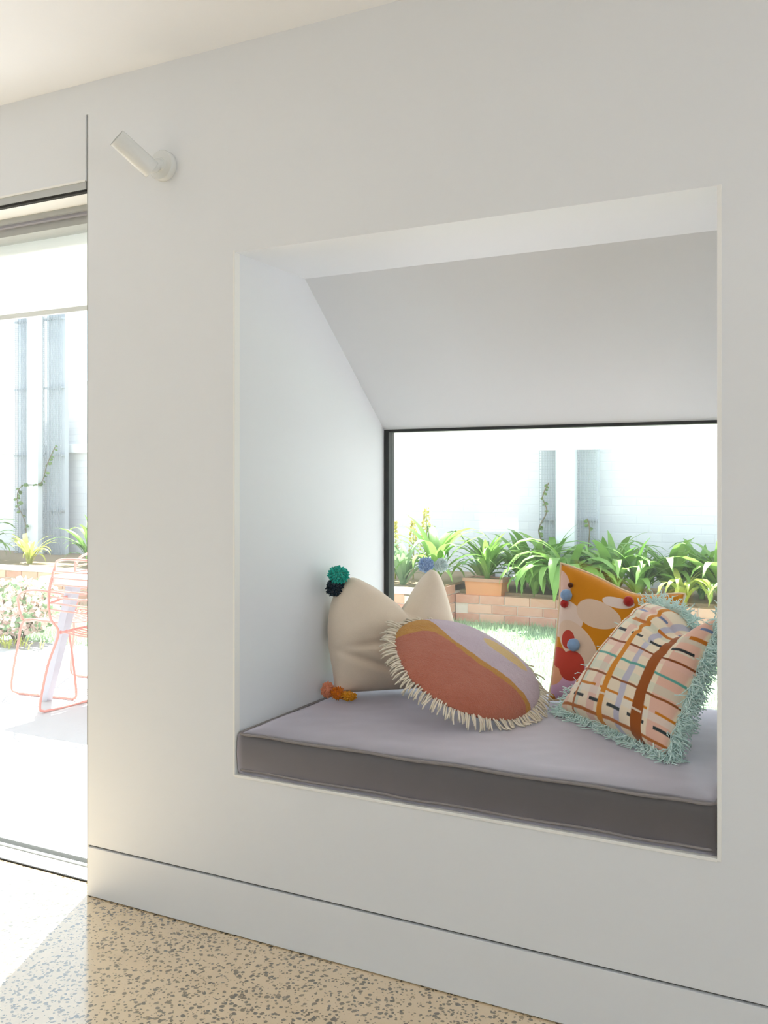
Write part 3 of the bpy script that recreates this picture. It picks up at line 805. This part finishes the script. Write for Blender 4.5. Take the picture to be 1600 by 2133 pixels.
# left planter stands forward, right planter is set back
pl = empty('brick_planter', (-7.0, 5.0, -.02))
box('mortar_core', -13.0, -3.36, 5.012, 6.99, -.04, .30, 'mortar', pl)
bricks(pl, (-11.0, 5.0, 0), (1, 0, 0), 7.62, 4, -.03, (0, -1, 0))
bricks(pl, (-3.35, 5.06, 0), (0, 1, 0), .86, 4, -.03, (1, 0, 0))
box('cap', -13.0, -3.35, 4.99, 5.22, .312, .345, 'cap', pl, bev=.004); box('soil', -13.0, -3.36, 5.2, 6.99, .25, .325, 'soil', pl)
tag(pl, 'low brick planter with a pale cap, standing forward at the left of the lawn', 'planter')
pl2 = empty('brick_planter', (-1.4, 5.88, -.02))
box('mortar_core', -3.34, 3.0, 5.892, 6.99, -.04, .222, 'mortar', pl2)
bricks(pl2, (-3.34, 5.88, 0), (1, 0, 0), 6.2, 3, -.03, (0, -1, 0))
box('soil', -3.34, 3.0, 6.0, 6.99, .20, .25, 'soil', pl2)
tag(pl2, 'low salmon brick planter behind the lawn, filled with strappy plants', 'planter')
# terracotta trough on the corner of the right planter
tp = empty('terracotta_trough', (-3.07, 6.00, .225))
bm = bmesh.new(); prof = [(-.17, .0), (.17, .0), (.18, .125), (-.18, .125)]
A = [bm.verts.new((x, -.10 + (0 if z == 0 else -.01), z)) for x, z in prof]; B = [bm.verts.new((x, .10 + (0 if z == 0 else .01), z)) for x, z in prof]
bm.faces.new(A); bm.faces.new(B[::-1])
for i in range(4): bm.faces.new((A[i], B[i], B[(i + 1) % 4], A[(i + 1) % 4]))
obj('trough_body', bm, 'terracotta', tp)
bm = bmesh.new()
for a in ((-.195, .195, -.128, -.098), (-.195, .195, .098, .128), (-.195, -.165, -.098, .098), (.165, .195, -.098, .098)): add_box(bm, a[0], a[1], a[2], a[3], .125, .155)
obj('rim', bm, 'terracotta_rim', tp)
bm = bmesh.new(); add_box(bm, -.165, .165, -.098, .098, .125, .143); obj('soil', bm, 'soil', tp)
tag(tp, 'rectangular terracotta trough standing on the brick planter corner', 'plant trough')

# strap-leaved plants
def strap_leaf(L, W, arch, fold=.25, n=8):
    bm = bmesh.new(); rows = []
    ang = radians(84); x = z = 0.0
    for i in range(n + 1):
        u = i / n
        w = W * (min(1, .45 + 1.6 * u) if u < .35 else 1) * (1 - max(0, (u - .45) / .55) ** 1.8) + .0008
        rows.append((x, z, w, ang)); ang -= arch / n * (.4 + 1.3 * u); x += cos(ang) * L / n; z += sin(ang) * L / n
    R_ = []
    for x, z, w, an in rows:
        nx_, nz_ = -sin(an), cos(an)
        R_.append([bm.verts.new((x + nx_ * fold * w * .6, -w, z + nz_ * fold * w * .6)), bm.verts.new((x, 0, z)), bm.verts.new((x + nx_ * fold * w * .6, w, z + nz_ * fold * w * .6))])
    for a, b in zip(R_, R_[1:]):
        bm.faces.new((a[0], a[1], b[1], b[0])); bm.faces.new((a[1], a[2], b[2], b[1]))
    me = bpy.data.meshes.new('leaf'); bm.to_mesh(me); bm.free()
    me.polygons.foreach_set('use_smooth', [True] * len(me.polygons)); return me
LM = {}
for mat in ('leaf', 'leaf_pale', 'leaf_lime'):
    LM[mat] = []
    for (L, W, ar) in ((.46, .026, 1.5), (.52, .024, 2.3), (.42, .028, 1.0), (.50, .026, 3.0), (.38, .024, 2.6)):
        me = strap_leaf(L, W, ar); me.materials.append(M[mat]); LM[mat].append(me)
def strap_plant(loc, n, scale, mat, label, seed, lean=None, droop=False, name='strap_leaf_plant', group='strap-leaved plants in the planters'):
    r = empty(name, loc); rp = random.Random(seed)
    for k in range(n):
        az = 2 * pi * k / n * 2.618 + rp.uniform(-.35, .35)
        if lean is not None and rp.random() < .45: az = lean + rp.uniform(-1.0, 1.0)
        me = LM[mat][rp.choice((1, 3, 4, 3) if droop else (0, 1, 2, 1, 4, 0))]
        o = bpy.data.objects.new('leaf', me); COL.objects.link(o); o.parent = r
        sc = scale * rp.uniform(.72, 1.15); o.scale = (sc, sc * rp.uniform(.85, 1.2), sc)
        o.location = (.03 * cos(az) * rp.random(), .03 * sin(az) * rp.random(), rp.uniform(0, .05))
        o.rotation_euler = (rp.uniform(-.2, .2), rp.uniform(-.25, .35), az)
    bm = bmesh.new(); add_tube(bm, [(0, 0, -.02), (.004, 0, .05), (0, .003, .10)], [.022, .026, .016], 8); obj('crown', bm, mat, r, smooth=True)
    return tag(r, label, 'plant', group)
SP = [((-3.48, 5.72, .32), 32, 1.53, 'leaf', 'tall green strap-leaved plant on the left beside the flower spikes', None, False),
      ((-3.07, 6.00, .36), 35, 1.08, 'leaf', 'green strap-leaved plant growing in the terracotta trough', None, False),
      ((-2.30, 5.93, .25), 45, 1.59, 'leaf', 'large green strap-leaved plant spilling over the bricks below the post', -1.6, True),
      ((-2.55, 6.35, .25), 32, 1.50, 'leaf', 'green strap-leaved plant at the foot of the white post', None, False),
      ((-1.92, 6.10, .25), 35, 1.42, 'leaf', 'green strap-leaved plant just behind the top corner of the mustard pillow', None, False),
      ((-1.45, 6.30, .25), 35, 1.50, 'leaf', 'green strap-leaved plant in the bed behind the patchwork pillow', None, False),
      ((-1.02, 6.15, .25), 37, 1.58, 'leaf', 'green strap-leaved plant with one tall upright leaf against the wall', None, False),
      ((-.58, 6.30, .25), 35, 1.50, 'leaf', 'green strap-leaved plant behind the plaid pillow', None, False),
      ((-.10, 6.15, .25), 32, 1.42, 'leaf', 'rightmost green strap-leaved plant at the right edge of the niche window', None, False),
      ((-2.05, 6.55, .25), 27, 1.35, 'leaf', 'green strap-leaved plant close against the wall right of the post', None, False),
      ((-2.78, 6.45, .25), 30, 1.35, 'leaf', 'green strap-leaved plant between the terracotta trough and the white post', None, False),
      ((-2.62, 6.02, .25), 30, 1.15, 'leaf', 'green strap-leaved plant at the planter edge right of the terracotta trough', -1.3, True),
      ((-1.70, 6.05, .25), 30, 1.35, 'leaf', 'green strap-leaved plant just above the sloping edge of the mustard pillow', None, False),
      ((-1.22, 6.34, .25), 30, 1.3, 'leaf', 'green strap-leaved plant at the back of the bed against the white wall', None, False),
      ((-.80, 6.38, .25), 30, 1.3, 'leaf', 'green strap-leaved plant at the back of the bed towards the right', None, False),
      ((-.34, 6.36, .25), 30, 1.25, 'leaf', 'green strap-leaved plant at the back of the bed by the right window edge', None, False),
      ((-2.05, 5.97, .25), 30, 1.2, 'leaf', 'green strap-leaved plant overhanging the bricks left of the mustard pillow', -1.5, True),
      ((-2.85, 6.36, .25), 28, 1.3, 'leaf', 'green strap-leaved plant at the wall behind the terracotta trough', None, False),
      ((-3.26, 6.38, .25), 28, 1.2, 'leaf', 'green strap-leaved plant at the wall between the flower spikes and the trough', None, False),
      ((-.75, 5.95, .25), 27, 1.08, 'leaf_lime', 'yellow-green strap-leaved plant low at the planter front', -1.2, True),
      ((-.32, 5.93, .25), 29, 1.23, 'leaf_lime', 'larger yellow-green plant drooping over the bricks behind the plaid pillow', -1.5, True),
      ((-1.30, 5.93, .25), 24, 0.93, 'leaf_lime', 'small yellow-green plant behind the top edge of the patchwork pillow', -1.2, True),
      ((-3.72, 5.55, .32), 24, 1.08, 'leaf_pale', 'grey-green leafy plant below the yellow flower spikes', None, False),
      ((-4.02, 5.70, .32), 24, 1.14, 'leaf_pale', 'grey-green leafy plant at the left edge of the niche window', None, False),
      ((-9.75, 5.55, .32), 35, 1.58, 'leaf', 'green strap-leaved plant in the planter at the left edge of the door', None, False),
      ((-9.25, 5.45, .32), 32, 1.42, 'leaf', 'green strap-leaved plant beside the white post in the door view', None, False),
      ((-8.55, 5.60, .32), 24, 0.93, 'leaf_lime', 'small lime plant right of the white post in the door view', None, False),
      ((-7.75, 5.75, .32), 35, 1.32, 'leaf', 'green strap-leaved plant behind the chair back in the door view', None, False)]
for i, (loc, n, sc, mat, lab, lean, dr) in enumerate(SP): strap_plant(loc, n, sc, mat, lab, 100 + i, lean, dr)
# lime flower spikes
def spike(loc, h, r0, label, seed):
    r = empty('flower_spike', loc); rp = random.Random(seed)
    bm = bmesh.new(); add_tube(bm, [(0, 0, -.02), (.004, .003, h * .5), (0, 0, h)], [.008, .006, .003], 6); obj('stem', bm, 'leaf_lime', r, smooth=True)
    bm = bmesh.new()
    for k in range(150):
        u = rp.random() ** .8; z = h * (.30 + .70 * u); rad = r0 * (1 - u * .82) * rp.uniform(.5, 1.0); a = rp.uniform(0, 2 * pi)
        p = Vector((rad * cos(a), rad * sin(a), z)); s_ = rp.uniform(.010, .018)
        t1 = Vector((cos(a), sin(a), .6)).normalized(); t2 = t1.orthogonal().normalized()
        for q in (t2, t1.cross(t2)):
            vs = [bm.verts.new(p - q * s_ * .7), bm.verts.new(p + t1 * s_ * .9 - q * s_ * .3), bm.verts.new(p + t1 * s_ * 1.2 + q * s_ * .3), bm.verts.new(p + q * s_ * .7)]
            bm.faces.new(vs)
    me = bpy.data.meshes.new('florets'); bm.to_mesh(me); bm.free(); link_mesh('florets', me, 'flower_lime', r, kind='stuff')
    tag(r, label, 'flower', 'lime flower spikes at the left of the niche window')
spike((-4.02, 6.0, .32), .56, .05, 'leftmost slender yellow-green flower spike at the window edge', 1)
spike((-3.83, 6.0, .32), .57, .07, 'middle yellow-green flower spike with a blunt top', 2)
spike((-3.69, 6.0, .32), .70, .085, 'tallest yellow-green pointed flower spike against the white wall', 3)
# climbing vines
def vine(path, label, seed, nl=26, ls=.035):
    P = smooth_path(path, 5); r = empty('climbing_vine', path[0]); L = r.location.copy(); rp = random.Random(seed)
    bm = bmesh.new(); add_tube(bm, [p - L for p in P], .006, 5); obj('stem', bm, 'stem', r, smooth=True)
    lb = bmesh.new(); pts = [(0, 0), (.35, .32), (.75, .28), (1, 0), (.75, -.28), (.35, -.32)]
    vs = [lb.verts.new((x * ls, y * ls, .15 * ls * abs(y) * 3)) for x, y in pts]; lb.faces.new((vs[0], vs[1], vs[2], vs[3])); lb.faces.new((vs[0], vs[3], vs[4], vs[5]))
    me = bpy.data.meshes.new('leaf'); lb.to_mesh(me); lb.free(); me.materials.append(M['vine_leaf'])
    for k in range(nl):
        p = P[int(len(P) * (.12 + .87 * k / nl))]; o = bpy.data.objects.new('leaf', me); COL.objects.link(o); o.parent = r
        o.location = p - L; s_ = rp.uniform(.7, 1.5); o.scale = (s_,) * 3
        o.rotation_euler = (rp.uniform(.6, 1.9), rp.uniform(-.6, .6), rp.uniform(-.9, 3.6))
    tag(r, label, 'vine', 'vines climbing the wire mesh')
vine([(-2.66, 6.62, .42), (-2.72, 6.64, .62), (-2.78, 6.64, .80), (-2.70, 6.64, .98), (-2.74, 6.64, 1.12), (-2.68, 6.64, 1.26)], 'dark thin vine climbing the mesh left of the white post in the niche window', 1, 30)
vine([(-2.33, 6.62, .42), (-2.30, 6.64, .60), (-2.28, 6.64, .80), (-2.30, 6.64, .92)], 'short thin vine on the mesh right of the white post in the niche window', 2, 12)
vine([(-9.72, 6.55, .32), (-9.70, 6.58, .7), (-9.86, 6.58, 1.0), (-9.78, 6.58, 1.22), (-9.46, 6.60, 1.25), (-9.34, 6.6, 1.50), (-9.22, 6.62, 1.72)], 'green vine climbing past the white post in the door view', 3, 40, .055)

# pink flowering shrub at the lawn edge
def shrub(loc, R_, H_, label):
    r = empty('flowering_shrub', loc); rp = random.Random(17)
    for k in range(9):
        a = k * .7; bm = bmesh.new()
        add_tube(bm, smooth_path([(0.02 * cos(a), .02 * sin(a), 0), (.4 * R_ * cos(a), .4 * R_ * sin(a), H_ * .45), (.75 * R_ * cos(a + .2), .75 * R_ * sin(a + .2), H_ * (.75 + .1 * (k % 3)))], 4), .007, 5)
        obj('branch', bm, 'stem', r, smooth=True)
    for nm, mat, cnt, sz in (('foliage', 'leaf_pale', 420, .020), ('blossoms', 'blossom', 900, .022)):
        bm = bmesh.new()
        for k in range(cnt):
            a = rp.uniform(0, 2 * pi); u = rp.random() ** .5; zz = rp.uniform(.18, 1.0)
            rad = R_ * u * sqrt(max(.05, 1 - ((zz - .6) / .48) ** 2)); p = Vector((rad * cos(a), rad * sin(a), zz * H_))
            n1 = Vector((rp.gauss(0, 1), rp.gauss(0, 1), rp.gauss(.6, 1))).normalized(); t1 = n1.orthogonal().normalized(); t2 = n1.cross(t1); s_ = sz * rp.uniform(.7, 1.4)
            c0 = bm.verts.new(p - n1 * s_ * .3); vs = [bm.verts.new(p + (t1 * cos(q * pi * 2 / 5) + t2 * sin(q * pi * 2 / 5)) * s_) for q in range(5)]
            for q in range(5): bm.faces.new((c0, vs[q], vs[(q + 1) % 5]))
        me = bpy.data.meshes.new(nm); bm.to_mesh(me); bm.free(); link_mesh(nm, me, mat, r, kind='stuff')
    tag(r, label, 'shrub')
shrub((-5.95, 3.15, -.02), .34, .50, 'pale pink flowering shrub between the paving and the lawn')
r = empty('grass_tuft', (-5.85, 2.93, 0)); rp = random.Random(8)
tb = strap_leaf(.13, .005, 1.4, .1, 5); tb.materials.append(M['leaf_lime'])
for k in range(70):
    o = bpy.data.objects.new('leaf', tb); COL.objects.link(o); o.parent = r
    o.location = (rp.gauss(0, .16), rp.gauss(0, .05), 0); s_ = rp.uniform(.5, 1.1); o.scale = (s_, s_, s_); o.rotation_euler = (0, rp.uniform(-.2, .5), rp.uniform(0, 6.28))
tag(r, 'low lime-green tuft of grass at the paving edge by the pink shrub', 'grass')

# outdoor table
tb_ = empty('outdoor_table', (-3.25, 2.0, 0))
box('table_top', -4.02, -2.44, 1.59, 2.42, .705, .74, 'tabletop', tb_, bev=.004)
for sx, sy in ((-1, -1), (-1, 1), (1, -1), (1, 1)):
    p1 = Vector((.66 * sx, .26 * sy, .705)); p2 = Vector((.92 * sx, .22 * sy, 0.0))
    bm = bmesh.new(); w_ = .026
    vs = []
    for p, k in ((p2, .8), (p1, 1.15)): vs.append([bm.verts.new(p + Vector((dx * w_ * k, dy * w_ * k, 0))) for dx, dy in ((-1, -1), (1, -1), (1, 1), (-1, 1))])
    for i in range(4): bm.faces.new((vs[0][i], vs[0][(i + 1) % 4], vs[1][(i + 1) % 4], vs[1][i]))
    bm.faces.new(vs[0][::-1]); bm.faces.new(vs[1]); obj('leg', bm, 'tableleg', tb_)
box('apron', -3.95, -2.55, 1.70, 2.31, .675, .705, 'tableleg', tb_)
tag(tb_, 'white-topped outdoor table with splayed grey legs on the paving', 'table')

# pink wire chairs: sled sides, hooped back, rod seat
def wire_chair(loc, rz, label):
    r = empty('wire_chair', loc, rz); R_ = .0072; hw = .25
    def part(nm, pts, rad=R_, n=6, closed=False):
        bm = bmesh.new(); add_tube(bm, smooth_path(pts, n, closed), rad, 8, closed); return obj(nm, bm, 'chair', r, smooth=True)
    for sx in (-1, 1):
        x = hw * sx
        part('sled_side', [(x * .86, -.20, .80), (x, -.21, .66), (x * 1.02, -.20, .52), (x * .94, -.16, .43), (x * 1.04, -.21, .26), (x * 1.10, -.25, .05), (x * 1.09, -.23, .012), (x * 1.08, -.18, .0085), (x * 1.06, .12, .0085),
                           (x * 1.06, .19, .012), (x * 1.05, .235, .05), (x, .20, .28), (x * .92, .17, .43), (x * .92, .02, .44), (x * .93, -.15, .43)])
        part('arm', [(x * .98, -.20, .60), (x * 1.12, -.02, .625), (x * 1.14, .10, .62), (x * 1.10, .175, .57), (x * .96, .175, .44)])
    part('back_hoop', [(-hw * .86, -.20, .78), (-hw * .74, -.215, .825), (-hw * .4, -.24, .845), (0, -.25, .85), (hw * .4, -.24, .845), (hw * .74, -.215, .825), (hw * .86, -.20, .78)])
    for k in range(7):
        z = .775 - k * .035; wd = hw * (.90 + .10 * min(1, k / 3))
        part('back_rod', [(-wd, -.205, z), (-wd * .5, -.238, z + .004), (0, -.25, z + .005), (wd * .5, -.238, z + .004), (wd, -.205, z)], .0046, 4)
    for k in range(9):
        y = -.15 + k * .04; part('seat_rod', [(-hw * .92, y, .44), (-hw * .45, y, .428), (0, y, .425), (hw * .45, y, .428), (hw * .92, y, .44)], .0046, 3)
    part('seat_front', [(-hw * .92, .17, .43), (-hw * .5, .195, .42), (0, .20, .415), (hw * .5, .195, .42), (hw * .92, .17, .43)])
    tag(r, label, 'chair', 'pink wire chairs at the outdoor table')
wire_chair((-3.67, 1.77, 0), radians(-4), 'pink wire chair drawn up to the near side of the outdoor table')
wire_chair((-4.29, 2.10, 0), radians(96), 'pink wire chair turned away at the left end of the outdoor table')
